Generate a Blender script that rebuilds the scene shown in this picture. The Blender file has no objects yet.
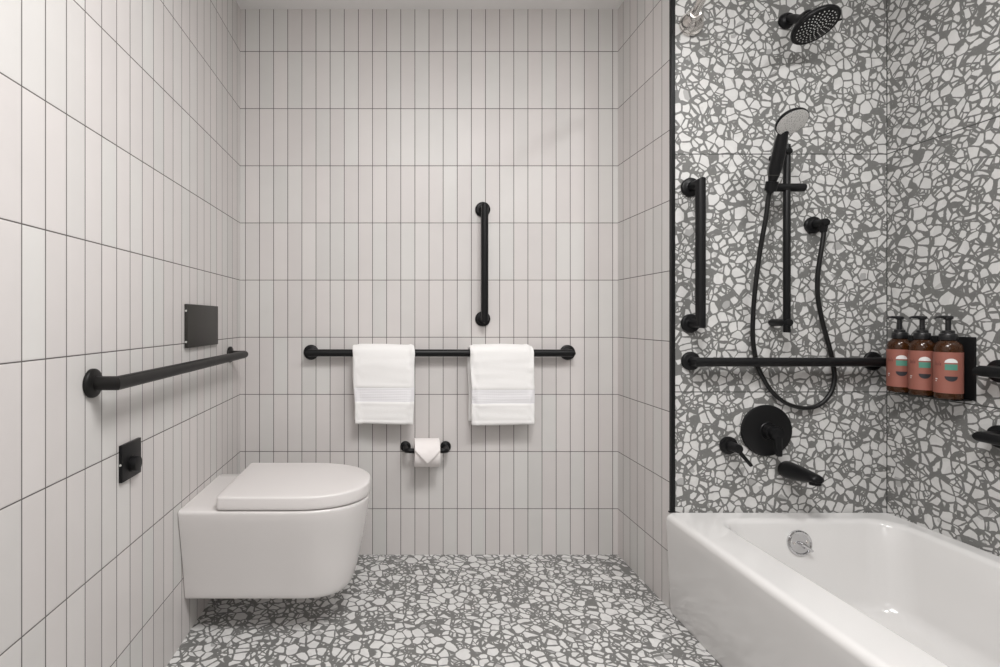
import bpy, bmesh, math, random
from mathutils import noise
from mathutils import Vector, Matrix
random.seed(7)
PI = math.pi
SC = bpy.context.scene
COL = SC.collection
F, CX, CY, CAMZ = 505.0, 395.0, 320.0, 1.043      # focal length (px), principal point (px), eye height (m)

# room planes
XL, XN, XR = -0.688, 0.9905, 1.764
YB, YS, YF = 2.244, 1.811, -1.30
ZC = 2.424

# ------------------------------------------------------------------ materials
def mat(name):
    m = bpy.data.materials.new(name); m.use_nodes = True
    return m, m.node_tree.nodes, m.node_tree.links, m.node_tree.nodes['Principled BSDF']

class NT:
    """small node-tree writer"""
    def __init__(s, m):
        s.n = m.node_tree.nodes; s.l = m.node_tree.links
    def put(s, sock, v):
        if isinstance(v, (int, float)): sock.default_value = v
        elif isinstance(v, (tuple, list)): sock.default_value = v
        else: s.l.new(v, sock)
    def math(s, op, a, b=0.0, c=0.0, clamp=False):
        n = s.n.new('ShaderNodeMath'); n.operation = op; n.use_clamp = clamp
        s.put(n.inputs[0], a); s.put(n.inputs[1], b); s.put(n.inputs[2], c)
        return n.outputs[0]
    def vmath(s, op, a, b=(0, 0, 0)):
        n = s.n.new('ShaderNodeVectorMath'); n.operation = op
        s.put(n.inputs[0], a)
        if op == 'SCALE': s.put(n.inputs['Scale'], b)
        else: s.put(n.inputs[1], b)
        return n.outputs[0]
    def step(s, x, a, b):
        n = s.n.new('ShaderNodeMapRange'); n.interpolation_type = 'SMOOTHSTEP'
        s.put(n.inputs[0], x); s.put(n.inputs[1], a); s.put(n.inputs[2], b)
        return n.outputs[0]
    def mix(s, f, a, b):
        n = s.n.new('ShaderNodeMix'); n.data_type = 'RGBA'
        s.put(n.inputs[0], f); s.put(n.inputs[6], a); s.put(n.inputs[7], b)
        return n.outputs[2]
    def sep(s, v):
        n = s.n.new('ShaderNodeSeparateXYZ'); s.put(n.inputs[0], v); return n.outputs
    def comb(s, x, y, z):
        n = s.n.new('ShaderNodeCombineXYZ')
        for i, v in enumerate((x, y, z)): s.put(n.inputs[i], v)
        return n.outputs[0]
    def obj(s):
        return s.n.new('ShaderNodeTexCoord').outputs['Object']
    def noise(s, vec, scale, detail=2.0, rough=.5):
        n = s.n.new('ShaderNodeTexNoise'); s.put(n.inputs['Vector'], vec)
        n.inputs['Scale'].default_value = scale; n.inputs['Detail'].default_value = detail
        n.inputs['Roughness'].default_value = rough
        return n.outputs
    def voro(s, vec, scale, feature):
        n = s.n.new('ShaderNodeTexVoronoi'); n.feature = feature; n.voronoi_dimensions = '3D'
        s.put(n.inputs['Vector'], vec); n.inputs['Scale'].default_value = scale
        return n.outputs
    def bump(s, h, strength, dist):
        n = s.n.new('ShaderNodeBump'); n.inputs['Strength'].default_value = strength
        n.inputs['Distance'].default_value = dist; s.put(n.inputs['Height'], h)
        return n.outputs[0]

def C4(r, g=None, b=None):
    return (r, r, r, 1) if g is None else (r, g, b, 1)

def simple(name, col, rough=.5, metal=0.0, spec=.5, coat=0.0, bump=None, rvar=0.0):
    m, n, l, p = mat(name); t = NT(m)
    p.inputs['Base Color'].default_value = C4(*col)
    p.inputs['Roughness'].default_value = rough; p.inputs['Metallic'].default_value = metal
    p.inputs['Specular IOR Level'].default_value = spec; p.inputs['Coat Weight'].default_value = coat
    o = t.obj()
    if bump:
        h = t.noise(o, bump[0], 3.0)[0]
        l.new(t.bump(h, bump[1], bump[2]), p.inputs['Normal'])
    if rvar:
        h = t.noise(o, 30.0, 3.0)[0]
        l.new(t.math('MULTIPLY_ADD', h, rvar, rough - rvar * .5), p.inputs['Roughness'])
    return m

def tile_material(name, axis, u0, pu, seed):
    """stacked vertical 2.5 x 10 in wall tiles with dark joints"""
    m, n, l, p = mat(name); t = NT(m)
    o = t.obj(); x, y, z = t.sep(o)
    u = (x, y)[axis]
    fu = t.math('DIVIDE', t.math('SUBTRACT', u, u0), pu)
    fv = t.math('DIVIDE', t.math('SUBTRACT', z, 2.236), 0.25395)
    cu, cv = t.math('FLOOR', fu), t.math('FLOOR', fv)
    ru, rv = t.math('SUBTRACT', fu, cu), t.math('SUBTRACT', fv, cv)
    eu = t.math('MULTIPLY', t.math('MINIMUM', ru, t.math('SUBTRACT', 1.0, ru)), pu)
    ev = t.math('MULTIPLY', t.math('MINIMUM', rv, t.math('SUBTRACT', 1.0, rv)), 0.25395)
    e = t.math('MINIMUM', eu, ev)
    face = t.step(e, 0.0010, 0.0017)
    wn = n.new('ShaderNodeTexWhiteNoise'); wn.noise_dimensions = '3D'
    l.new(t.comb(cu, cv, float(seed)), wn.inputs['Vector'])
    rnd = wn.outputs['Value']
    col = t.mix(t.step(rnd, .35, .95), C4(.632, .602, .590), C4(.624, .612, .596))
    rc = t.sep(wn.outputs['Color'])
    val = t.math('MULTIPLY_ADD', rc[1], .07, .955)
    mott = t.math('MULTIPLY_ADD', t.noise(o, 9.0, 3.0)[0], .07, .965)
    col = t.vmath('SCALE', col, t.math('MULTIPLY', val, mott))
    grout = C4(.095, .085, .081)
    l.new(t.mix(face, grout, col), p.inputs['Base Color'])
    l.new(t.math('MULTIPLY_ADD', face, -.42, .85), p.inputs['Roughness'])
    h = t.math('ADD', t.step(e, .0006, .004), t.math('MULTIPLY', t.noise(o, 14.0, 2.0)[0], .25))
    l.new(t.bump(h, .35, .0012), p.inputs['Normal'])
    p.inputs['Specular IOR Level'].default_value = .4
    return m

def terrazzo(name, scale, off, chip=(.62, .615, .605), joints=None, rough=.42):
    """large angular white chips in a grey cement matrix"""
    m, n, l, p = mat(name); t = NT(m)
    o = t.obj()
    w = t.noise(o, 14.0, 1.0)[1]
    q = t.vmath('ADD', o, t.vmath('SCALE', t.vmath('SUBTRACT', w, (.5, .5, .5)), .020))
    q = t.vmath('ADD', q, off)
    w3 = t.sep(t.noise(o, 52.0, 2.0)[1])
    # three generations of broken stone: a cell is one chip, or is broken into smaller ones inside its own outline
    def gen(k, sc, shift):
        qq = t.vmath('ADD', q, shift)
        e = t.math('DIVIDE', t.voro(qq, sc, 'DISTANCE_TO_EDGE')[0], sc)
        e = t.math('ADD', e, t.math('MULTIPLY', t.math('SUBTRACT', w3[k], .5), .0055))     # ragged outlines, metres
        return e, t.sep(t.voro(qq, sc, 'F1')[1])
    e1, c1 = gen(0, scale, (0, 0, 0))
    e2, c2 = gen(1, scale * 1.35, (3.1, 5.7, 1.3))
    e3, c3 = gen(2, scale * 2.1, (9.2, 1.6, 4.4))
    def gap(c, lo, hi):
        return t.math('MULTIPLY_ADD', t.math('POWER', c[1], 2.6), hi - lo, lo)
    def solid(e, g):
        return t.step(e, t.math('SUBTRACT', g, .0006), t.math('ADD', g, .0006))
    k1 = t.math('LESS_THAN', c1[0], .58)
    k2 = t.math('LESS_THAN', c2[0], .90)
    k3 = t.math('LESS_THAN', c3[0], .97)
    m1 = solid(e1, gap(c1, .0023, .0044))
    m1b = solid(e1, .0022)
    m2 = solid(e2, gap(c2, .0021, .0038))
    m2b = solid(e2, .0018)
    m3 = solid(e3, gap(c3, .0016, .0028))
    A = t.math('MULTIPLY', m1, k1)
    B = t.math('MULTIPLY', t.math('MULTIPLY', m2, k2), m1b)
    Cc = t.math('MULTIPLY', t.math('MULTIPLY', m3, k3), t.math('MULTIPLY', m1b, m2b))
    nk1 = t.math('SUBTRACT', 1.0, k1); nk2 = t.math('SUBTRACT', 1.0, k2)
    mask = t.math('MAXIMUM', A, t.math('MULTIPLY', nk1, t.math('MAXIMUM', B, t.math('MULTIPLY', nk2, Cc))))
    cid = t.math('FRACT', t.math('ADD', t.math('MULTIPLY', c1[2], 3.0), t.math('MULTIPLY', c2[2], 5.0)))
    grey = t.step(cid, .972, .978)
    v = t.math('MULTIPLY_ADD', cid, .10, .94)
    v = t.math('MULTIPLY', v, t.math('MULTIPLY_ADD', grey, -.42, 1.0))
    cc = t.vmath('SCALE', C4(*chip)[:3], v)
    mn = t.math('MULTIPLY_ADD', t.noise(o, 160.0, 3.0)[0], .06, .138)
    mc = t.comb(mn, t.math('MULTIPLY', mn, 1.0), t.math('MULTIPLY', mn, .965))
    col = t.mix(mask, mc, cc)
    if joints:
        x, y, z = t.sep(o); d = None
        for ax, vals in joints.items():
            s = {'x': x, 'y': y, 'z': z}[ax]
            for val in vals:
                dd = t.math('ABSOLUTE', t.math('SUBTRACT', s, val))
                d = dd if d is None else t.math('MINIMUM', d, dd)
        col = t.mix(t.step(d, .0014, .0022), C4(.06, .06, .058), col)
    l.new(col, p.inputs['Base Color'])
    p.inputs['Roughness'].default_value = rough
    p.inputs['Specular IOR Level'].default_value = .35
    return m

M = {}
M['tile_left'] = tile_material('tile_left', 1, 0.9308, 0.0635, 1)
M['tile_back'] = tile_material('tile_back', 0, -0.6650, 0.06278, 2)
M['tile_nib'] = tile_material('tile_nib', 1, 2.192, 0.0635, 3)
M['terrazzo_shower'] = terrazzo('terrazzo_shower', 31.0, (0, 0, 0), joints={'z': (1.638, .785), 'x': (XR,)})
M['terrazzo_right'] = terrazzo('terrazzo_right', 29.0, (7.3, 2.2, .4), joints={'z': (1.638, .785), 'y': (YS,)})
M['terrazzo_floor'] = terrazzo('terrazzo_floor', 30.0, (1.9, 4.1, .7), chip=(.67, .665, .655), rough=.38)
M['paint'] = simple('white_paint', (.86, .85, .845), .7, bump=(60, .05, .001))
M['black'] = simple('matte_black_metal', (.0075, .0075, .008), .36, spec=.22, bump=(900, .04, .0003), rvar=.08)
M['bronze'] = simple('textured_black_metal', (.009, .0085, .008), .42, spec=.26, bump=(900, .10, .0004), rvar=.08)
M['plate'] = simple('dark_grey_plate', (.028, .026, .023), .42, spec=.35)
M['rubber'] = simple('black_hose_rubber', (.008, .008, .008), .38, spec=.35)
M['ceramic'] = simple('glazed_ceramic', (.70, .674, .662), .16, spec=.5, coat=.3)
M['lid'] = simple('toilet_lid_plastic', (.70, .672, .660), .28, spec=.45)
M['enamel'] = simple('white_enamel', (.69, .68, .67), .14, spec=.5, coat=.25)
M['chrome'] = simple('chrome', (.62, .62, .63), .07, metal=1.0)
M['steel'] = simple('polished_steel', (.74, .71, .68), .2, metal=1.0)
M['paper'] = simple('toilet_paper', (.84, .80, .785), .95, spec=.1, bump=(350, .1, .0008))
M['dim'] = simple('bounce_cut_paint', (.30, .285, .27), .8)  # invented dark tone for unseen walls, cuts light bounced into the room
M['core'] = simple('cardboard_core', (.45, .36, .27), .9)
M['clip'] = simple('pale_clip', (.6, .6, .58), .4)
M['nozzle'] = simple('pale_nozzle_rubber', (.55, .55, .54), .5)
M['pump'] = simple('black_pump_plastic', (.012, .012, .013), .3)
M['label_salmon'] = simple('salmon_label', (.28, .102, .076), .5)
M['logo_white'] = simple('logo_white', (.72, .71, .70), .6)
M['logo_green'] = simple('logo_green', (.075, .235, .175), .6)
M['logo_dark'] = simple('logo_dark', (.022, .020, .025), .6)
M['print_dark'] = simple('print_dark', (.15, .05, .045), .6)

def amber():
    m, n, l, p = mat('amber_bottle_plastic')
    p.inputs['Base Color'].default_value = C4(.085, .030, .009)
    p.inputs['Roughness'].default_value = .1
    p.inputs['Transmission Weight'].default_value = .55
    p.inputs['IOR'].default_value = 1.45
    return m
M['amber'] = amber()
M['soap'] = simple('brown_liquid_soap', (.022, .010, .004), .2)

def spray_plate():
    m, n, l, p = mat('pale_spray_plate'); t = NT(m)
    o = t.obj()
    d = t.voro(o, 270.0, 'F1')[0]
    col = t.mix(t.step(d, .18, .32), C4(.12, .12, .12), C4(.70, .695, .68))
    l.new(col, p.inputs['Base Color']); p.inputs['Roughness'].default_value = .35
    return m
M['spray'] = spray_plate()

def terry(name, band):
    m, n, l, p = mat(name); t = NT(m)
    o = t.obj()
    f = t.noise(o, 420.0, 2.0, .7)[0]
    p.inputs['Base Color'].default_value = C4(*band)
    p.inputs['Roughness'].default_value = 1.0
    p.inputs['Specular IOR Level'].default_value = .05
    p.inputs['Sheen Weight'].default_value = .25
    l.new(t.bump(f, .55, .0025), p.inputs['Normal'])
    return m
M['terry'] = terry('white_terry', (.87, .86, .85))

def woven():
    m, n, l, p = mat('woven_band'); t = NT(m)
    o = t.obj(); x, y, z = t.sep(o)
    w = t.math('MULTIPLY_ADD', t.math('SINE', t.math('MULTIPLY', x, 700.0)), .2, t.math('SINE', t.math('MULTIPLY', z, 900.0)))
    p.inputs['Base Color'].default_value = C4(.80, .79, .81)
    p.inputs['Roughness'].default_value = .7
    l.new(t.bump(w, .4, .0008), p.inputs['Normal'])
    return m
M['woven'] = woven()

# ------------------------------------------------------------------ geometry helpers
def V(*a): return Vector(a)

def frame(d):
    d = Vector(d).normalized()
    a = Vector((0, 0, 1)) if abs(d.z) < .9 else Vector((1, 0, 0))
    u = a.cross(d).normalized()
    return u, d.cross(u).normalized(), d

def add_box(bm, lo, hi, bevel=0.0, seg=3, edges=None):
    b2 = bmesh.new()
    vs = [b2.verts.new((x, y, z)) for x in (lo[0], hi[0]) for y in (lo[1], hi[1]) for z in (lo[2], hi[2])]
    for f in ((0, 1, 3, 2), (4, 6, 7, 5), (0, 4, 5, 1), (2, 3, 7, 6), (0, 2, 6, 4), (1, 5, 7, 3)):
        b2.faces.new([vs[i] for i in f])
    bmesh.ops.recalc_face_normals(b2, faces=b2.faces)
    if bevel > 0:
        bmesh.ops.bevel(b2, geom=list(b2.edges), offset=bevel, segments=seg, profile=.5, affect='EDGES')
    merge(bm, b2)

def merge(bm, b2, mtx=None, mi=None):
    vm = {}
    for v in b2.verts: vm[v] = bm.verts.new(mtx @ v.co if mtx else v.co)
    for f in b2.faces:
        try:
            nf = bm.faces.new([vm[v] for v in f.verts]); nf.material_index = f.material_index if mi is None else mi
        except ValueError: pass
    b2.free()

def add_rings(bm, rings, cap0=True, cap1=True, mi=0, close=False):
    """loft of equal-length closed vertex loops"""
    R = [[bm.verts.new(p) for p in r] for r in rings]
    n = len(R[0]); fs = []
    pairs = list(zip(R[:-1], R[1:])) + ([(R[-1], R[0])] if close else [])
    for a, b in pairs:
        for i in range(n):
            fs.append(bm.faces.new((a[i], a[(i + 1) % n], b[(i + 1) % n], b[i])))
    if cap0 and not close: fs.append(bm.faces.new(R[0][::-1]))
    if cap1 and not close: fs.append(bm.faces.new(R[-1]))
    for f in fs: f.material_index = mi
    return R

def add_lathe(bm, prof, o, d, seg=40, mi=0, cap0=True, cap1=True):
    """profile (radius, height) turned about the axis d through o"""
    u, v, w = frame(d); o = Vector(o)
    rings = [[o + w * h + (u * math.cos(2 * PI * k / seg) + v * math.sin(2 * PI * k / seg)) * max(r, 1e-5) for k in range(seg)]
             for r, h in prof]
    return add_rings(bm, rings, cap0, cap1, mi)

def add_cyl(bm, p0, p1, r0, r1=None, seg=32, bev=0.0):
    p0, p1 = Vector(p0), Vector(p1); r1 = r0 if r1 is None else r1
    L = (p1 - p0).length
    if bev:
        pr = [(r0 - bev, 0), (r0 - bev * .3, bev * .3), (r0, bev), (r1, L - bev), (r1 - bev * .3, L - bev * .3), (r1 - bev, L)]
    else: pr = [(r0, 0), (r1, L)]
    add_lathe(bm, pr, p0, p1 - p0, seg)

def add_tube(bm, pts, r, seg=24, cap=True):
    """round bar along a polyline, corners mitred; r is a number or one per point"""
    pts = [Vector(p) for p in pts]; n = len(pts)
    rr = r if isinstance(r, (list, tuple)) else [r] * n
    u, v, w = frame(pts[1] - pts[0]); rings = []
    prev = (pts[1] - pts[0]).normalized()
    for i, p in enumerate(pts):
        din = (p - pts[i - 1]).normalized() if i else prev
        dout = (pts[i + 1] - p).normalized() if i < n - 1 else din
        # u, v belong to din; project the ring along din onto the mitre plane
        q = prev.rotation_difference(din); u = q @ u; v = q @ v; prev = din
        mn = (din + dout).normalized()
        ring = []
        for k in range(seg):
            a = 2 * PI * k / seg
            o = (u * math.cos(a) + v * math.sin(a)) * rr[i]
            o = o - din * (o.dot(mn) / max(din.dot(mn), .2))
            ring.append(p + o)
        rings.append(ring)
        q = din.rotation_difference(dout); u = q @ u; v = q @ v; prev = dout
    add_rings(bm, rings, cap, cap)

def smooth_path(pts, per=8):
    """Catmull-Rom through the points"""
    P = [Vector(p) for p in pts]; P = [P[0] * 2 - P[1]] + P + [P[-1] * 2 - P[-2]]
    out = []
    for i in range(1, len(P) - 2):
        a, b, c, d = P[i - 1:i + 3]
        for k in range(per):
            t = k / per
            out.append(.5 * ((2 * b) + (c - a) * t + (2 * a - 5 * b + 4 * c - d) * t * t + (3 * b - a - 3 * c + d) * t ** 3))
    out.append(P[-2]); return out

def finish(name, bm, mats, parent=None, base=None, smooth=35.0):
    if not isinstance(mats, (list, tuple)): mats = [mats]
    bmesh.ops.remove_doubles(bm, verts=bm.verts, dist=1e-6)
    bmesh.ops.recalc_face_normals(bm, faces=bm.faces)
    b = Vector(base) if base is not None else Vector((0, 0, 0))
    p = parent; off = Vector(b)
    while p is not None:
        off += p.location; p = p.parent
    bmesh.ops.translate(bm, verts=bm.verts, vec=-off)
    me = bpy.data.meshes.new(name); bm.to_mesh(me); bm.free()
    for mm in mats: me.materials.append(mm)
    if smooth is not None and len(me.polygons):
        me.polygons.foreach_set('use_smooth', [True] * len(me.polygons))
        me.set_sharp_from_angle(angle=math.radians(smooth))
    o = bpy.data.objects.new(name, me); COL.objects.link(o)
    if parent is not None: o.parent = parent
    o.location = b
    return o

def tag(o, label, cat, group=None):
    o['label'] = label; o['category'] = cat
    if group: o['group'] = group
    return o

def thing(name, label, cat, loc, group=None):
    o = bpy.data.objects.new(name, None); COL.objects.link(o)
    o.location = loc; o.empty_display_size = .05
    return tag(o, label, cat, group)

def struct(name, bm, m, label=None):
    o = finish(name, bm, m, smooth=None); o['kind'] = 'structure'
    o['label'] = label or name; 
    return o

def box_bm(lo, hi, bev=0.0, seg=3):
    bm = bmesh.new(); add_box(bm, lo, hi, bev, seg); return bm

# ------------------------------------------------------------------ the room
T = .10
struct('floor', box_bm((XL - T, YF - T, -T), (XR + T, YB + T, 0)), M['terrazzo_floor'], 'grey and white terrazzo floor')
struct('ceiling', box_bm((XL - T, YF - T, ZC), (XR + T, YB + T, ZC + T)), M['paint'], 'white painted ceiling')
struct('wall_left', box_bm((XL - T, YF - T, 0), (XL, YB + T, ZC)), M['tile_left'], 'left wall of stacked vertical off-white tiles')
struct('wall_back', box_bm((XL, YB, 0), (XN + .013, YB + T, ZC)), M['tile_back'], 'back wall of stacked vertical off-white tiles')
struct('wall_nib', box_bm((XN, YS + .012, 0), (XN + .013, YB, ZC)), M['tile_nib'], 'short tiled side wall next to the shower')
struct('wall_shower', box_bm((XN + .013, YS, 0), (XR, YB + T, ZC)), M['terrazzo_shower'], 'terrazzo wall behind the shower fittings')
struct('wall_right', box_bm((XR, YF - T, 0), (XR + T, YB + T, ZC)), M['terrazzo_right'], 'terrazzo wall along the bathtub')
struct('wall_front', box_bm((XL, YF - T, 0), (XR, YF, ZC)), M['dim'], 'painted wall opposite the tiled back wall')
struct('wall_partition', box_bm((XN, .16, 0), (XR, .285, ZC)), M['dim'], 'wall closing the foot end of the bathtub')
bm = bmesh.new()
add_box(bm, (XN - .001, YS - .004, .3555), (XN + .013, YS + .012, ZC), .0015, 2)
add_box(bm, (XN - .010, YS - .006, .354), (XN + .014, YS + .003, .3585), .001, 2)
struct('trim_1', bm, M['black'], 'black metal edge trim between tile and terrazzo')

# ------------------------------------------------------------------ grab bars
def grab_bar(label, a, b, n, off=.053, m='black', r=.016, rf=.0335):
    a, b, n = Vector(a), Vector(b), Vector(n)
    root = thing('grab_bar', label, 'grab bar', (a + b) / 2, 'black grab bars on the walls')
    bm = bmesh.new()
    add_tube(bm, [a + n * .008, a + n * off, b + n * off, b + n * .008], r, 36)
    finish('rail', bm, M[m], root)
    for p in (a, b):
        bm = bmesh.new()
        add_lathe(bm, [(rf - .001, .0004), (rf, .0014), (rf, .0070), (rf - .0012, .0092), (rf - .004, .0108), (rf - .009, .0122), (r + .0012, .0132), (r + .0004, .0138)], p, n, 44)
        finish('flange', bm, M[m], root)
    return root

grab_bar('long black grab bar on the left tiled wall above the toilet', (XL, 1.143, .900), (XL, 2.095, .900), (1, 0, 0), .059, 'bronze', rf=.033)
grab_bar('horizontal black grab bar on the back wall carrying two towels', (-.372, YB, .900), (.765, YB, .899), (0, -1, 0), .046)
grab_bar('vertical black grab bar on the back wall above the towels', (.389, YB, 1.533), (.389, YB, 1.048), (0, -1, 0))
grab_bar('vertical black grab bar on the terrazzo shower wall beside black trim', (1.057, YS, 1.518), (1.057, YS, 1.031), (0, -1, 0), .064)
grab_bar('horizontal black grab bar across the terrazzo wall behind the shower hose loop', (1.058, YS, .896), (1.709, YS, .896), (0, -1, 0), .046)
grab_bar('upper of two black grab bars entering at the right edge', (XR, 1.468, .894), (XR, .88, .894), (-1, 0, 0))
grab_bar('lower of two black grab bars at the right edge over the bathtub', (XR, 1.468, .703), (XR, .88, .703), (-1, 0, 0))

# ------------------------------------------------------------------ toilet
def d_ring(x0, xf, yc, hw, xs, z, n=24, k=2.3, rb=.012):
    """D-shaped outline: flat at x0 (wall side), straight sides to xs, superellipse nose to xf"""
    pts = []
    for i in range(n + 1):                       # nose from -y side round to +y side
        a = -PI / 2 + PI * i / n
        ca, sa = math.cos(a), math.sin(a)
        pts.append(V(xs + (xf - xs) * abs(ca) ** (2 / k), yc + hw * math.copysign(abs(sa) ** (2 / k), sa), z))
    for i in range(1, 7): pts.append(V(xs + (x0 + rb - xs) * i / 6, yc + hw, z))
    for i in range(1, 5):
        a = PI / 2 * i / 4; pts.append(V(x0 + rb - rb * math.sin(a), yc + hw - rb + rb * math.cos(a), z))
    for i in range(1, 5): pts.append(V(x0, yc + (hw - rb) * (1 - 2 * i / 5), z))
    for i in range(0, 5):
        a = PI / 2 * i / 4; pts.append(V(x0 + rb - rb * math.cos(a), yc - hw + rb - rb * math.sin(a), z))
    for i in range(1, 6): pts.append(V(x0 + rb + (xs - x0 - rb) * i / 6, yc - hw, z))
    return pts

TY = 1.793
toilet = thing('toilet', 'white wall-hung toilet with closed lid on the left wall', 'toilet', (XL, TY, .133))
bm = bmesh.new()
rings = []
# (z, nose x, half width, straight end x)
prof = [(.1310, -.200, .128, -.34), (.1313, -.178, .140, -.33), (.1335, -.163, .1445, -.325), (.138, -.155, .1465, -.32), (.148, -.147, .1485, -.32), (.165, -.140, .1505, -.32),
        (.20, -.130, .1555, -.325), (.25, -.118, .1640, -.33), (.30, -.108, .1730, -.335), (.35, -.099, .1830, -.335), (.40, -.092, .1935, -.335),
        (.425, -.0895, .1975, -.335), (.432, -.0900, .1975, -.335), (.4360, -.0925, .1950, -.335), (.4375, -.099, .189, -.335)]
for z, xf, hw, xs in prof: rings.append(d_ring(XL + .0015, xf, TY, hw, xs, z, rb=.003, k=2.3 + .5 * max(0, (.3 - z) / .17)))
rings.append(d_ring(XL + .02, -.13, TY, .15, -.34, .4380, rb=.003))
add_rings(bm, rings)
finish('bowl', bm, M['ceramic'], toilet, smooth=50)
bm = bmesh.new()
x0 = -.568
add_rings(bm, [d_ring(x0 + .006, -.100, TY, .182, -.335, .4378), d_ring(x0 + .006, -.100, TY, .182, -.335, .4420)])
finish('seat', bm, M['lid'], toilet)
bm = bmesh.new()
add_rings(bm, [d_ring(x0 + .006, -.099, TY, .184, -.335, .4415), d_ring(x0 + .0010, -.0880, TY, .1960, -.335, .4415), d_ring(x0, -.0870, TY, .1970, -.335, .4428),
               d_ring(x0, -.0870, TY, .1970, -.335, .4500), d_ring(x0, -.0870, TY, .1970, -.335, .4765), d_ring(x0 + .0010, -.0878, TY, .1962, -.335, .4795), d_ring(x0 + .003, -.0900, TY, .194, -.335, .4815),
               d_ring(x0 + .007, -.095, TY, .189, -.335, .4826), d_ring(x0 + .014, -.102, TY, .182, -.335, .4830), d_ring(x0 + .08, -.16, TY, .10, -.335, .4836)])
finish('lid', bm, M['lid'], toilet, smooth=50)

# ------------------------------------------------------------------ plates on the left wall
fp = thing('flush_plate', 'blank dark grey flush plate on the tiled wall above the toilet', 'flush plate', (XL, 1.79, 1.023))
bm = box_bm((XL + .0005, 1.648, .951), (XL + .0115, 1.9315, 1.0955), .0012, 2)
finish('plate', bm, M['plate'], fp)
for z in (1.073, .971):
    bm = bmesh.new(); add_cyl(bm, (XL + .006, 1.6483, z), (XL + .006, 1.6455, z), .0035, .003, 16)
    o = finish('clip', bm, M['clip'], fp); o['label'] = 'small pale side clip'

wp = thing('wall_valve', 'square black wall plate with a round knob beside the toilet', 'wall valve', (XL, 1.303, .682))
bm = box_bm((XL + .0005, 1.256, .6365), (XL + .0095, 1.351, .7295), .0015, 2)
finish('plate', bm, M['black'], wp)
bm = bmesh.new()
add_lathe(bm, [(.0205, .0092), (.0205, .013), (.0190, .0135), (.0190, .025), (.0183, .0267), (.0165, .0275), (.0005, .0275)], (XL, 1.303, .673), (1, 0, 0), 40)
finish('knob', bm, M['black'], wp)
bm = bmesh.new(); add_cyl(bm, (XL + .005, 1.2563, .681), (XL + .005, 1.2540, .681), .003, .0026, 14)
o = finish('clip', bm, M['clip'], wp); o['label'] = 'small pale side clip'

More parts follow.
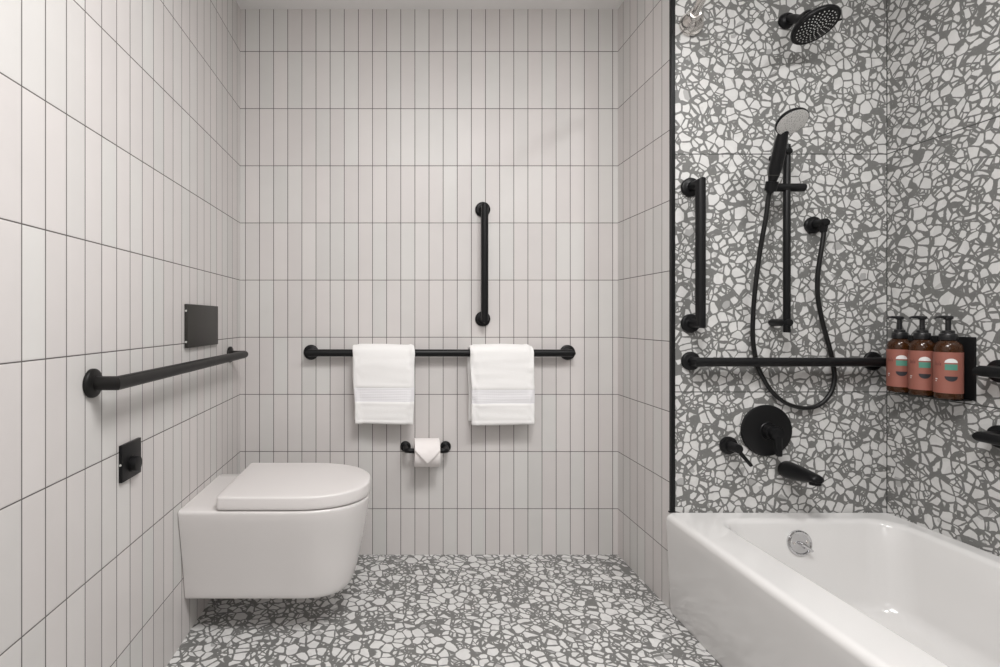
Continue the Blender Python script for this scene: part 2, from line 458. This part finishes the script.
# ------------------------------------------------------------------ towels
def towel(label, xa_top, xb_top, xa_bot, xb_bot, zbot, zband, seed, back_dx, back_dz):
    """folded terry towel draped over the back grab bar"""
    rnd = random.Random(seed)
    yc, zc, rb = YB - .046, .9, .016
    th0 = .021                                  # cloth thickness over the bar
    rc = rb + .0012 + th0 / 2
    # path: front bottom -> up -> over the bar -> back bottom, as (y, z, tangent angle)
    path = []; nf = 76
    yfront = yc - rc
    for i in range(nf):
        t = i / (nf - 1); z = zbot + (zc - zbot) * t
        path.append((yfront - .004 * math.sin(PI * t) - .006 * (1 - t), z, 0.0))
    for i in range(1, 15):
        a = PI * i / 15
        path.append((yc - rc * math.cos(a), zc + rc * math.sin(a), a))
    for i in range(24):
        t = i / 23; path.append((yc + rc - .006 * t, zc - (zc - zbot - back_dz) * t, PI))
    ph = [rnd.uniform(0, 6.28) for _ in range(6)]
    def width(z, front):
        t = (zc - z) / (zc - zbot); t = min(max(t, 0), 1)
        a = xa_top + (xa_bot - xa_top) * t; b = xb_top + (xb_bot - xb_top) * t
        a += .0016 * math.sin(t * 9 + ph[0]); b += .0016 * math.sin(t * 8 + ph[1])
        return (a, b) if front else (a + back_dx, b + back_dx)
    bm = bmesh.new(); rings = []; kinds = []
    n = 52
    for i, (y, z, ang) in enumerate(path):
        front = ang < PI * .5
        s = 0 if ang == 0 else (1 if ang == PI else ang / PI)
        a0, b0 = width(z, True); a1, b1 = width(z, False)
        a, b = a0 + (a1 - a0) * s, b0 + (b1 - b0) * s
        t = (zc - z) / (zc - zbot) if ang == 0 else 0
        th = th0 * (1 - .22 * max(0, t))
        kind = 0
        if ang == 0:
            if zband[0] < z < zband[1]: th -= .0040; kind = 1
            for zl in (zband[1] + .005, zband[1] + .011): th += .0012 * math.exp(-((z - zl) / .0016) ** 2)
            th += .0016 * math.exp(-((z - (zband[0] - .006)) / .003) ** 2)
            th += .0022 * math.exp(-((z - (zbot + .008)) / .006) ** 2)
            th -= .0025 * math.exp(-((z - (zbot + .019)) / .0022) ** 2)
        end = min(i, len(path) - 1 - i)
        th *= (.45, .78, .93, 1)[min(end, 3)]
        tang = Vector((0, math.sin(ang), math.cos(ang)))
        nrm = Vector((0, -math.cos(ang), math.sin(ang)))
        ring = []
        for k in range(n):
            q = 2 * PI * k / n
            cx, sx = math.cos(q), math.sin(q)
            ux = math.copysign(abs(cx) ** .16, cx); un = math.copysign(abs(sx) ** .75, sx)
            xx = (a + b) / 2 + ux * (b - a) / 2
            fx = (xx - a0) / (b0 - a0)
            fold = 0
            if ang <= PI * .6:
                g = max(0, min(1, t + .1))
                fold = g * (.0060 * math.sin(6.5 * fx + ph[2] + 1.3 * t) + .0048 * math.sin(14 * fx + ph[3] - 2 * t) + .0030 * math.sin(25 * fx + ph[4] + 3 * t))
                if sx < 0: fold *= .25
            crum = noise.noise(Vector((xx * 40, z * 12 + seed, 1.7))) * .0075 + noise.noise(Vector((xx * 70, z * 40 + seed, 5.1))) * .0026
            fold += crum * (1 if (sx > 0 and ang < 2) else .25)
            jit = 0
            zz = 0
            if ang == 0 and i < 8: zz = .0035 * math.sin(3.0 * fx + ph[5]) * (1 - i / 8)
            ring.append(Vector((xx, y, z + zz)) + nrm * (un * th / 2 + fold + jit))
        rings.append(ring); kinds.append(kind)
    R = add_rings(bm, rings)
    bm.faces.ensure_lookup_table()
    for f in list(bm.faces)[:(len(rings) - 1) * n]:
        i = f.index // n if f.index >= 0 else 0
    bm.faces.index_update()
    for f in bm.faces:
        i = f.index // n
        if i < len(rings) - 1 and kinds[i] and kinds[i + 1]: f.material_index = 1
    root = finish('towel', bm, [M['terry'], M['woven']], None, (( xa_top + xb_top) / 2, yc, zc), smooth=80)
    return tag(root, label, 'towel', 'white towels on the back wall bar')

def tx(px, Y=2.16): return (px - CX) * Y / F
def tz(py, Y=2.15): return CAMZ + (CY - py) * Y / F
towel('white folded towel with pale lilac woven band, nearer the toilet', tx(352.2), tx(415.2), tx(355.4), tx(413.4), tz(425), (tz(402.8), tz(387.5)), 3, -.007, .010)
towel('white folded towel below the vertical grab bar on the back wall', tx(470.6), tx(534.8), tx(471.8), tx(534.4), tz(425), (tz(404.5), tz(389.5)), 11, -.004, .004)

# ------------------------------------------------------------------ toilet paper
hold = thing('toilet_paper_holder', 'small black toilet paper holder on the back wall', 'toilet paper holder', (.139, YB, .473))
RX, RY, RZ = .1365, YB - .071, .480
bm = bmesh.new()
xl, xr = (405.5 - CX) * .0044436, (445.6 - CX) * .0044436
zf = .4825
arm = smooth_path([(xl, YB - .007, zf), (xl, YB - .04, zf), (xl, RY + .012, zf - .003), (xl + .012, RY, RZ + .001), (xl + .03, RY, RZ)], 6)
add_tube(bm, arm + [V(xr - .03, RY, RZ)] + smooth_path([(xr - .03, RY, RZ), (xr - .012, RY, RZ + .001), (xr, RY + .012, zf - .003), (xr, YB - .04, zf), (xr, YB - .007, zf)], 6)[1:], .0105, 24)
finish('arm', bm, M['black'], hold)
for x in (xl, xr):
    bm = bmesh.new()
    add_lathe(bm, [(.0230, .0004), (.0235, .0012), (.0235, .007), (.0225, .009), (.020, .0105), (.0125, .0115), (.0108, .013)], (x, YB, zf), (0, -1, 0), 36)
    finish('flange', bm, M['black'], hold)

roll = thing('toilet_paper_roll', 'white toilet paper roll with sheet folded to a point', 'toilet paper', (RX, RY, RZ))
cy = RZ - .0078                                   # the roll hangs on the arm
hw, rr = .0535, .0585
bm = bmesh.new()
prof = [(.0195, -hw), (.030, -hw), (.045, -hw), (rr - .001, -hw), (rr, -hw + .001), (rr, hw - .001), (rr - .001, hw), (.045, hw), (.030, hw), (.0195, hw)]
add_lathe(bm, prof, (RX, RY, cy), (1, 0, 0), 64, cap0=False, cap1=False)
finish('paper', bm, M['paper'], roll)
bm = bmesh.new()
add_rings(bm, [[V(RX + h, RY + r * math.cos(2 * PI * k / 40), cy + r * math.sin(2 * PI * k / 40)) for k in range(40)]
               for r, h in ((.0194, -hw + .0005), (.0194, hw - .0005), (.0186, hw - .0005), (.0186, -hw + .0005))], close=True)
o = finish('core', bm, M['core'], roll)
bm = bmesh.new()
def sheet_pt(u, th, r): return V(RX + u, RY - r * math.cos(th), cy + r * math.sin(th))
NU, NV = 24, 30
g0, g1 = [], []
for i in range(NU + 1):
    u = -hw * .985 + 2 * hw * .985 * i / NU
    k = abs(u) / hw
    th_end = math.radians(-24 + 47 * k)
    row0, row1 = [], []
    for j in range(NV + 1):
        th = math.radians(150) + (th_end - math.radians(150)) * j / NV
        lift = .0012 + .0085 * (j / NV) ** 2.5
        row1.append(bm.verts.new(sheet_pt(u, th, rr + lift + .0009))); row0.append(bm.verts.new(sheet_pt(u, th, rr + lift * .6)))
    g0.append(row0); g1.append(row1)
for i in range(NU):
    for j in range(NV):
        bm.faces.new((g1[i][j], g1[i + 1][j], g1[i + 1][j + 1], g1[i][j + 1]))
        bm.faces.new((g0[i][j], g0[i][j + 1], g0[i + 1][j + 1], g0[i + 1][j]))
    bm.faces.new((g1[i][NV], g1[i + 1][NV], g0[i + 1][NV], g0[i][NV]))
    bm.faces.new((g1[i][0], g0[i][0], g0[i + 1][0], g1[i + 1][0]))
for j in range(NV):
    bm.faces.new((g1[0][j], g1[0][j + 1], g0[0][j + 1], g0[0][j]))
    bm.faces.new((g1[NU][j], g0[NU][j], g0[NU][j + 1], g1[NU][j + 1]))
o = finish('folded_sheet', bm, M['paper'], roll); o['label'] = 'loose end folded into a triangle'

# ------------------------------------------------------------------ bathtub
def rr_ring(x0, x1, y0, y1, r, z, n=10):
    pts = []
    for cx, cy_, a0 in ((x1 - r, y1 - r, 0), (x0 + r, y1 - r, PI / 2), (x0 + r, y0 + r, PI), (x1 - r, y0 + r, 1.5 * PI)):
        for i in range(n + 1):
            a = a0 + PI / 2 * i / n
            pts.append(V(cx + r * math.cos(a), cy_ + r * math.sin(a), z))
    return pts

TX0, TX1, TY0, TY1, TZ = .966, XR - .002, .292, YS - .0045, .3535
tub = thing('bathtub', 'white alcove bathtub with flat apron under the terrazzo wall', 'bathtub', ((TX0 + TX1) / 2, (TY0 + TY1) / 2, 0))
bm = bmesh.new(); rg = []
for dx, z in ((.018, .0015), (.014, .02), (.007, .15), (.0015, .29), (.0005, .305)):
    rg.append(rr_ring(TX0 + dx, TX1, TY0, TY1, .012, z))
RT = .022
for i in range(0, 9):
    an = PI / 2 * i / 8
    rg.append(rr_ring(TX0 + RT * (1 - math.cos(an)), TX1, TY0, TY1, .012, TZ - RT + RT * math.sin(an)))
rg.append(rr_ring(TX0 + RT + .006, TX1, TY0, TY1, .013, TZ))
ix0, ix1, iy0, iy1 = 1.097, 1.718, .39, 1.758
def inner(d, z, r, dy1=0): return rr_ring(ix0 + d, ix1 - d, iy0 + d * 1.5, iy1 - d - dy1, r, z)
rg.append(inner(-.006, TZ, .080)); 
RI = .020
for i in range(0, 9):
    an = math.radians(82) * i / 8
    rg.append(inner(RI * math.sin(an), TZ - RI + RI * math.cos(an), .082))
rg += [inner(.0275, TZ - .045, .085, .001), inner(.036, .24, .088, .004), inner(.046, .16, .092, .009), inner(.054, .115, .098, .014)]
for i in range(1, 7):
    an = math.radians(80) * i / 6
    rg.append(inner(.054 + .045 * (1 - math.cos(an)), .115 - .05 * math.sin(an), .10, .014 + .012 * i / 6))
rg += [inner(.135, .060, .09, .03), inner(.20, .057, .06, .03)]
add_rings(bm, rg, cap0=True, cap1=True)
finish('tub_shell', bm, M['enamel'], tub, smooth=60)
# overflow plate on the sloping end wall
oz = .2815; oy = iy1 - .0300; oxx = 1.380
nrm = V(0, -1, .14).normalized()
bm = bmesh.new()
add_lathe(bm, [(.036, -.004), (.0415, .001), (.0425, .004), (.0415, .008), (.037, .0105), (.034, .0095), (.0325, .0085), (.012, .0100), (.0005, .0105)], (oxx, oy + .0, oz), nrm, 48)
ov = finish('overflow_plate', bm, M['chrome'], tub)
ov['label'] = 'round chrome overflow plate'
bm = bmesh.new()
c0 = V(oxx, oy, oz) + nrm * .008
add_tube(bm, [c0, c0 + nrm * .012, c0 + nrm * .018 + V(.010, 0, -.008), c0 + nrm * .020 + V(.026, 0, -.022)], [.006, .006, .0055, .004], 16)
finish('lever', bm, M['chrome'], ov)
for dx, dz in ((-.021, .0), (.024, .004)):
    bm = bmesh.new(); cs = V(oxx + dx, oy, oz + dz) + nrm * .0085
    add_lathe(bm, [(.0048, 0), (.0044, .002), (.002, .0028), (.0003, .003)], cs, nrm, 16)
    finish('screw', bm, M['steel'], ov)

# ------------------------------------------------------------------ shower curtain rod
rod = thing('curtain_rod', 'polished shower rod end at the top beside black trim', 'curtain rod', (1.059, YS, 2.101))
ya, yb = .285, YS                                  # the rod bows out over the room
def rod_pt(u): return V(1.059 - .135 * 4 * u * (1 - u), ya + (yb - ya) * u, 2.101)
bm = bmesh.new(); add_tube(bm, [rod_pt(.012 + .976 * i / 40) for i in range(41)], .0135, 28)
finish('tube', bm, M['steel'], rod)
for u, s_ in ((1, -1), (0, 1)):
    p = rod_pt(u); d = (rod_pt(abs(u - .05)) - p).normalized()
    bm = bmesh.new()
    add_lathe(bm, [(.0415, .0004), (.0425, .002), (.0425, .008), (.0405, .012), (.036, .0135)], p, (0, s_, 0), 44)
    finish('flange', bm, M['steel'], rod)
    bm = bmesh.new()
    add_lathe(bm, [(.034, .012), (.0375, .018), (.0365, .027), (.032, .040), (.024, .052), (.0185, .060), (.0175, .078), (.0140, .079)], p, d, 44)
    finish('bell', bm, M['steel'], rod)

# ------------------------------------------------------------------ shower head
HC = V(1.393, 1.672, 2.016); HN = V(.10, -.42, -.90).normalized()
sh = thing('overhead_shower', 'round black rain shower head at the top of the wall', 'shower head', (1.400, YS, 2.113))
bm = bmesh.new()
add_lathe(bm, [(.027, .0004), (.028, .002), (.0275, .007), (.025, .014), (.021, .019), (.0155, .021)], (1.400, YS, 2.113), (0, -1, 0), 40)
finish('flange', bm, M['black'], sh)
bm = bmesh.new()
end = HC - HN * .048
add_tube(bm, smooth_path([(1.400, YS - .015, 2.113), (1.400, YS - .036, 2.102), (1.398, YS - .070, 2.081), tuple(end + (-HN) * .012), tuple(end + HN * .006)], 6), .0145, 22)
finish('arm', bm, M['black'], sh)
bm = bmesh.new()
add_lathe(bm, [(.014, -.058), (.0185, -.055), (.0195, -.048), (.0185, -.040), (.022, -.034), (.040, -.029), (.056, -.022), (.065, -.014), (.069, -.006), (.069, -.002), (.0675, .0015), (.065, .003), (.060, .002)], HC, HN, 56)
finish('shell', bm, M['black'], sh)
bm = bmesh.new()
add_lathe(bm, [(.0605, .0022), (.059, .0032), (.04, .0045), (.0005, .005)], HC, HN, 48)
u, v, w = frame(HN)
for ring_i, (r, cnt) in enumerate(((.008, 6), (.0175, 11), (.027, 16), (.036, 19), (.045, 22), (.054, 25))):
    for k in range(cnt):
        a = 2 * PI * (k + .5 * (ring_i % 2)) / cnt
        hh = .005 - .0028 * (r / .0605) ** 2
        add_lathe(bm, [(.0021, hh - .001), (.0019, hh + .0014), (.0012, hh + .0022), (.0002, hh + .0024)], HC + (u * math.cos(a) + v * math.sin(a)) * r, HN, 8, mi=1)
finish('spray_face', bm, [M['black'], M['nozzle']], sh)
bm = bmesh.new()
tdir = (V(1, -.25, .05) - HN * V(1, -.25, .05).dot(HN)).normalized()
add_tube(bm, [HC + tdir * .064, HC + tdir * .077], [.004, .003], 12)
finish('tab', bm, M['black'], sh)

# ------------------------------------------------------------------ slide rail, hand shower, hose
SX, SY = 1.350, 1.740
rail = thing('slide_rail', 'black vertical shower slide rail on the terrazzo wall', 'shower rail', (SX, YS, 1.0))
bm = bmesh.new(); add_cyl(bm, (SX, SY, 1.000), (SX, SY, 1.647), .0110, seg=32, bev=.0015)
finish('rail', bm, M['black'], rail)
for z in (1.034, 1.622):
    bm = bmesh.new()
    add_cyl(bm, (SX, YS - .0004, z), (SX, SY - .014, z), .0125 if z < 1.3 else .0110, seg=30, bev=.0015)
    finish('bracket', bm, M['black'], rail)
SZ = 1.4995
bm = bmesh.new(); add_cyl(bm, (SX - .050, SY, SZ), (SX + .060, SY, SZ), .0142, seg=32, bev=.002)
sl = finish('slider', bm, M['black'], rail)
HB = V(1.2755, 1.712, 1.497)                       # cradle centre
HD = V(.0, -.054, .158).normalized()            # handle direction
bm = bmesh.new()
add_tube(bm, [(SX - .046, SY, SZ), (1.281, 1.724, SZ)], .012, 20)
uu, vv, ww = frame(HD)
add_rings(bm, [[HB + HD * h + (uu * math.cos(2 * PI * k / 36) + vv * math.sin(2 * PI * k / 36)) * r for k in range(36)]
               for r, h in ((.0125, -.015), (.0178, -.015), (.0188, .015), (.0142, .015))], close=True)
finish('cradle', bm, M['black'], sl)

HH = V(1.273, 1.618, 1.677)                       # head face centre
FN = V(.0, -.61, -.79).normalized()
hs = thing('hand_shower', 'black hand shower with pale round face, hung on the slide rail', 'hand shower', tuple(HB))
pb = HB - HD * .022
pt = V(1.2735, 1.659, 1.652)
bm = bmesh.new()
add_tube(bm, [pb, pb + HD * .004, HB + HD * .018, HB + HD * .034, HB + HD * .055, HB + HD * .10, pt - HD * .022, pt, pt + V(0, -.010, .018), HH - FN * .018 + V(0, .020, -.015)],
         [.0095, .0115, .0125, .0162, .0188, .0192, .0175, .0155, .0145, .011], 28)
finish('handle', bm, M['black'], hs)
bm = bmesh.new(); cc = HB + HD * .034
add_lathe(bm, [(.0158, 0), (.0172, .001), (.0172, .003), (.0160, .004)], cc, HD, 28, cap0=False, cap1=False)
finish('ring', bm, M['plate'], hs)
bm = bmesh.new()
add_lathe(bm, [(.0005, -.024), (.016, -.023), (.031, -.020), (.041, -.015), (.0460, -.008), (.0468, -.002), (.0460, .001), (.0445, .002), (.0438, .001)], HH, FN, 52)
finish('head', bm, M['black'], hs)
bm = bmesh.new(); add_lathe(bm, [(.0445, .0005), (.0438, .0022), (.033, .0030), (.0003, .0036)], HH, FN, 52)
o = finish('spray_face', bm, M['spray'], hs); o['label'] = 'pale grey spray face'

def wp_(px, py, Y): return V((px - CX) * Y / F, Y, CAMZ + (CY - py) * Y / F)
EX, EZ = 1.495, 1.382                              # wall outlet
ey = 1.762
hose_pts = [pb - HD * -.004, pb - HD * .02] + [wp_(px, py, Y) for px, py, Y in (
    (765.6, 219.5, 1.735), (760.3, 249, 1.752), (755.0, 290, 1.772), (752.8, 322, 1.788), (753.0, 340, 1.795), (754.6, 352, 1.797), (758.3, 368, 1.797), (769.5, 388.6, 1.797),
    (784.8, 402.4, 1.796), (802.7, 408.0, 1.796), (818, 405.6, 1.796), (829.4, 395, 1.796), (834.2, 381, 1.797), (833.4, 365.7, 1.797), (829.6, 348, 1.796),
    (824.8, 331, 1.79), (820.3, 312, 1.782), (817.6, 294, 1.776), (817.9, 273.5, 1.770), (821.0, 252, 1.764))] + [V(EX, ey, EZ - .045), V(EX, ey, EZ - .028)]
hose = bmesh.new(); add_tube(hose, smooth_path([tuple(p) for p in hose_pts], 8), .0072, 20)
tag(finish('shower_hose', hose, M['rubber'], None, tuple(V(EX, ey, EZ - .03))), 'black flexible shower hose looping down the terrazzo wall', 'shower hose')

el = thing('hose_outlet', 'round black wall outlet with elbow feeding the shower hose', 'wall outlet', (EX, YS, EZ))
bm = bmesh.new()
add_lathe(bm, [(.0295, .0004), (.0305, .002), (.0302, .010), (.027, .0135), (.018, .0150), (.015, .0165)], (EX, YS, EZ), (0, -1, 0), 44)
finish('flange', bm, M['black'], el)
bm = bmesh.new()
add_lathe(bm, [(.0148, .012), (.0148, .055), (.0140, .0605), (.0115, .064), (.006, .0655), (.0004, .066)], (EX, YS, EZ), (0, -1, 0), 32)
finish('body', bm, M['black'], el)
bm = bmesh.new()
add_lathe(bm, [(.0125, .004), (.0125, .018), (.0112, .020), (.0108, .031), (.0090, .033)], (EX, ey, EZ), (0, 0, -1), 28)
finish('outlet', bm, M['black'], el)

# ------------------------------------------------------------------ mixer valve, diverter, spout
VX, VZ = 1.328, .648
va = thing('shower_valve', 'large round black mixer valve under the shower hose loop', 'shower valve', (VX, YS, VZ))
bm = bmesh.new()
add_lathe(bm, [(.089, .0004), (.0915, .003), (.0915, .006), (.089, .0095), (.080, .0125), (.050, .0155), (.032, .017), (.030, .019)], (VX, YS, VZ), (0, -1, 0), 72)
finish('escutcheon', bm, M['black'], va)
bm = bmesh.new()
add_lathe(bm, [(.0265, .015), (.0265, .040), (.0255, .0415), (.0225, .042), (.0225, .060), (.0215, .063), (.018, .0645), (.0004, .065)], (VX, YS, VZ), (0, -1, 0), 44)
finish('hub', bm, M['black'], va)
bm = bmesh.new()
add_rings(bm, [[V(VX + a * w2, YS - .053 + b * d2 - s * .012, VZ + .005 - s * .082) for a, b in ((-1, -.7), (-.7, -1), (.7, -1), (1, -.7), (1, .7), (.7, 1), (-.7, 1), (-1, .7))]
               for s, w2, d2 in ((0, .0135, .010), (.25, .0130, .0095), (.6, .0105, .0080), (.9, .0095, .0068), (.97, .0088, .0060), (1, .0065, .0042))])
finish('lever', bm, M['black'], va)

DX, DZ = 1.193, .595
dv = thing('diverter_valve', 'small black diverter knob with a slanting lever', 'diverter valve', (DX, YS, DZ))
bm = bmesh.new()
add_lathe(bm, [(.0300, .0004), (.0315, .002), (.0315, .008), (.0300, .011), (.020, .0128), (.0165, .0145)], (DX, YS, DZ), (0, -1, 0), 44)
finish('flange', bm, M['black'], dv)
bm = bmesh.new()
add_lathe(bm, [(.0165, .012), (.0165, .036), (.0155, .038), (.0155, .058), (.0145, .0605), (.0004, .061)], (DX, YS, DZ), (0, -1, 0), 36)
finish('hub', bm, M['black'], dv)
bm = bmesh.new()
add_tube(bm, [(DX + .004, YS - .050, DZ - .004), (DX + .012, YS - .053, DZ - .018), (DX + .041, YS - .060, DZ - .056), (DX + .0425, YS - .060, DZ - .058)], [.0072, .0068, .0060, .0050], 18)
finish('lever', bm, M['black'], dv)

PX, PZ = 1.401, .509
sp = thing('tub_spout', 'black bathtub spout under the mixer valve', 'tub spout', (PX, YS, PZ))
bm = bmesh.new()
rings = []
for s, h, wd, dz in ((0, .0285, .0290, 0), (.02, .0300, .0305, 0), (.15, .0300, .0305, 0), (.35, .0275, .0290, .001), (.55, .0238, .0265, .0025), (.75, .0190, .0240, .004), (.88, .0155, .0225, .0048), (.96, .0125, .0200, .0040), (1.0, .0070, .0140, .0015)):
    y = YS - .0006 - .145 * s
    rings.append([V(PX + wd * math.cos(2 * PI * k / 36), y, PZ + dz + h * math.sin(2 * PI * k / 36)) for k in range(36)])
add_rings(bm, rings)
finish('body', bm, M['black'], sp, smooth=60)
bm = bmesh.new()
add_lathe(bm, [(.0150, -.002), (.0168, .006), (.0172, .0150), (.0165, .0165), (.0140, .0165), (.0135, .008)], (PX, YS - .126, PZ), (0, -.08, -1), 32)
finish('nozzle', bm, M['black'], sp)

# ------------------------------------------------------------------ soap dispensers
br = thing('bottle_bracket', 'black wall bracket behind the row of amber soap bottles', 'bracket', (XR, 1.64, .80))
bm = bmesh.new()
add_box(bm, (XR - .0065, 1.531, .797), (XR - .0004, 1.765, .991), .0012, 2)
finish('back_plate', bm, M['black'], br)
bm = bmesh.new()
add_box(bm, (XR - .056, 1.538, .7955), (XR - .0066, 1.748, .7985), .0008, 2)
finish('shelf', bm, M['black'], br)
bm = bmesh.new()
for y in (1.5675, 1.6445, 1.7185):
    pass
BX, BR = 1.7170, .0325
FA = math.radians(54)                              # the labels look back towards the room
fdir = V(-math.cos(FA), -math.sin(FA), 0); rdir = V(-fdir.y, fdir.x, 0) * 1
if rdir.y > 0: rdir = -rdir                        # right-hand side seen from the front

def make_bottle(y):
    root = thing('soap_dispenser', '', 'soap dispenser', (BX, y, .799), 'amber soap dispensers on the terrazzo wall')
    o = V(BX, y, .799)
    bm = bmesh.new()
    add_lathe(bm, [(.026, .0), (.0305, .0015), (BR, .006), (BR, .012), (BR, .150), (BR - .0008, .160), (BR - .004, .169), (BR - .010, .176), (.018, .180), (.0165, .182), (.0165, .186)], o, (0, 0, 1), 44)
    bt = finish('bottle', bm, M['amber'], root)
    bm = bmesh.new()
    add_lathe(bm, [(.024, .003), (BR - .003, .006), (BR - .003, .148), (BR - .006, .158), (.018, .158)], o, (0, 0, 1), 32)
    so = finish('liquid', bm, M['soap'], bt); so['label'] = 'brown liquid inside'
    # label: a sleeve round the room side of the bottle with the printed mark
    bm = bmesh.new()
    def band(a0, a1, z0, z1, r, mi, nseg, edge=None):
        lo, hi = [], []
        for i in range(nseg + 1):
            a = a0 + (a1 - a0) * i / nseg
            d = fdir * math.cos(a) + rdir * math.sin(a)
            za, zb = edge(a) if edge else (z0, z1)
            lo.append(bm.verts.new(o + d * r + V(0, 0, za))); hi.append(bm.verts.new(o + d * r + V(0, 0, zb)))
        for i in range(nseg):
            f = bm.faces.new((lo[i], lo[i + 1], hi[i + 1], hi[i])); f.material_index = mi
    band(-2.6, 2.6, .019, .145, BR + .0004, 0, 60)
    W = .24 / 1.0
    off = 0.0; hwid = .0142 / BR
    def arc(z0, h, up):
        def e(a):
            k = math.sqrt(max(0, 1 - ((a - off) / hwid) ** 2))
            return (z0, z0 + h * k + .0003) if up else (z0 - h * k - .0003, z0)
        return e
    band(off - hwid, off + hwid, 0, 0, BR + .0008, 1, 24, arc(.1130, .0125, True))
    band(off - hwid * .96, off + hwid * .96, .0905, .1085, BR + .0008, 2, 14)
    band(off - hwid * .98, off + hwid * .98, 0, 0, BR + .0008, 3, 24, arc(.0712, .0150, False))
    for i, (a, wd, hh) in enumerate(((-1.12, .05, .012), (-1.02, .06, .008), (-.91, .05, .008), (-.81, .03, .014), (-.73, .06, .008))):   # illegible small print left of the mark
        band(a, a + wd, .1035, .1035 + hh, BR + .0008, 4, 2)
    for a, wd, z in ((-1.12, .17, .0605), (-1.12, .11, .0545)):
        band(a, a + wd, z, z + .003, BR + .0008, 1, 3)
    lb = finish('label_sleeve', bm, [M['label_salmon'], M['logo_white'], M['logo_green'], M['logo_dark'], M['print_dark']], bt)
    lb['label'] = 'salmon label printed with a white, green and black cup mark'
    # pump
    bm = bmesh.new()
    add_lathe(bm, [(.0195, .181), (.0205, .1825), (.0205, .200), (.0195, .2015), (.0150, .2025), (.0145, .210), (.0125, .2115), (.0065, .2125)], o, (0, 0, 1), 36)
    pc = finish('pump_collar', bm, M['pump'], root)
    bm = bmesh.new()
    add_lathe(bm, [(.0066, .211), (.0066, .244), (.0100, .2465), (.0120, .249), (.0120, .254), (.0100, .2565), (.0004, .2575)], o, (0, 0, 1), 28)
    nd = V(-1, .12, 0).normalized()
    add_tube(bm, [o + V(0, 0, .2530), o + nd * .024 + V(0, 0, .2540), o + nd * .034 + V(0, 0, .2525), o + nd * .037 + V(0, 0, .2490)], [.0050, .0042, .0034, .0028], 16)
    finish('pump_head', bm, M['pump'], root)
    return root

first = make_bottle(1.7185)
first['label'] = 'amber soap bottle deepest in the corner, end of the grab bar behind it'
def copy_tree(o, parent):
    c = o.copy(); COL.objects.link(c); c.parent = parent
    for ch in o.children: copy_tree(ch, c)
    return c
for y, lab in ((1.6445, 'middle amber soap bottle of the three pump dispensers'), (1.5675, 'amber soap bottle at the outer end of its bracket, nearest the right edge')):
    c = first.copy(); COL.objects.link(c); c.location = (BX, y, .799); c['label'] = lab
    for ch in list(first.children): copy_tree(ch, c)

# ------------------------------------------------------------------ light
def area(name, loc, size, energy, rot=(0, 0, 0), col=(1, 1, 1), shape='DISK', sy=None, spread=None):
    L = bpy.data.lights.new(name, 'AREA'); L.energy = energy; L.color = col
    L.shape = shape; L.size = size
    if sy: L.size_y = sy
    if spread: L.spread = spread
    o = bpy.data.objects.new(name, L); COL.objects.link(o); o.location = loc; o.rotation_euler = rot
    return o
area('ceiling_light', (.40, .52, ZC - .01), .7, 36, col=(1, .985, .975))
area('shower_light', (1.36, .72, ZC - .01), .20, 10, col=(1, .995, .985))
pl = bpy.data.lights.new('upper_fill', 'POINT'); pl.energy = 9; pl.color = (1, .985, .975); pl.shadow_soft_size = .16  # added fill lamp to lift the ceiling and upper walls
po = bpy.data.objects.new('upper_fill', pl); COL.objects.link(po); po.location = (.1, .15, 2.12)
area('rear_fill', (.1, YF + .02, 1.95), 1.5, 7, rot=(PI / 2, 0, 0), col=(1, .985, .975), shape='RECTANGLE', sy=.6)  # added soft fill from behind the camera, not a real fixture

W = bpy.data.worlds.new('World'); SC.world = W; W.use_nodes = True
W.node_tree.nodes['Background'].inputs[0].default_value = (1, .98, .96, 1)
W.node_tree.nodes['Background'].inputs[1].default_value = .3

# ------------------------------------------------------------------ camera
cam = bpy.data.cameras.new('camera'); co = bpy.data.objects.new('camera', cam); COL.objects.link(co)
cam.sensor_width = 36; cam.lens = F * 36 / 1000
cam.shift_x = (500 - CX) / 1000; cam.shift_y = -(333.5 - CY) / 1000
cam.clip_start = .02
co.location = (0, 0, CAMZ); co.rotation_euler = (PI / 2, 0, 0)
SC.camera = co
SC.view_settings.view_transform = 'Standard'; SC.view_settings.look = 'None'
SC.view_settings.gamma = 1; SC.view_settings.use_curve_mapping = False
SC.view_settings.exposure = 0.09
SC.cycles.use_denoising = True
SC.cycles.max_bounces = 10; SC.cycles.diffuse_bounces = 6
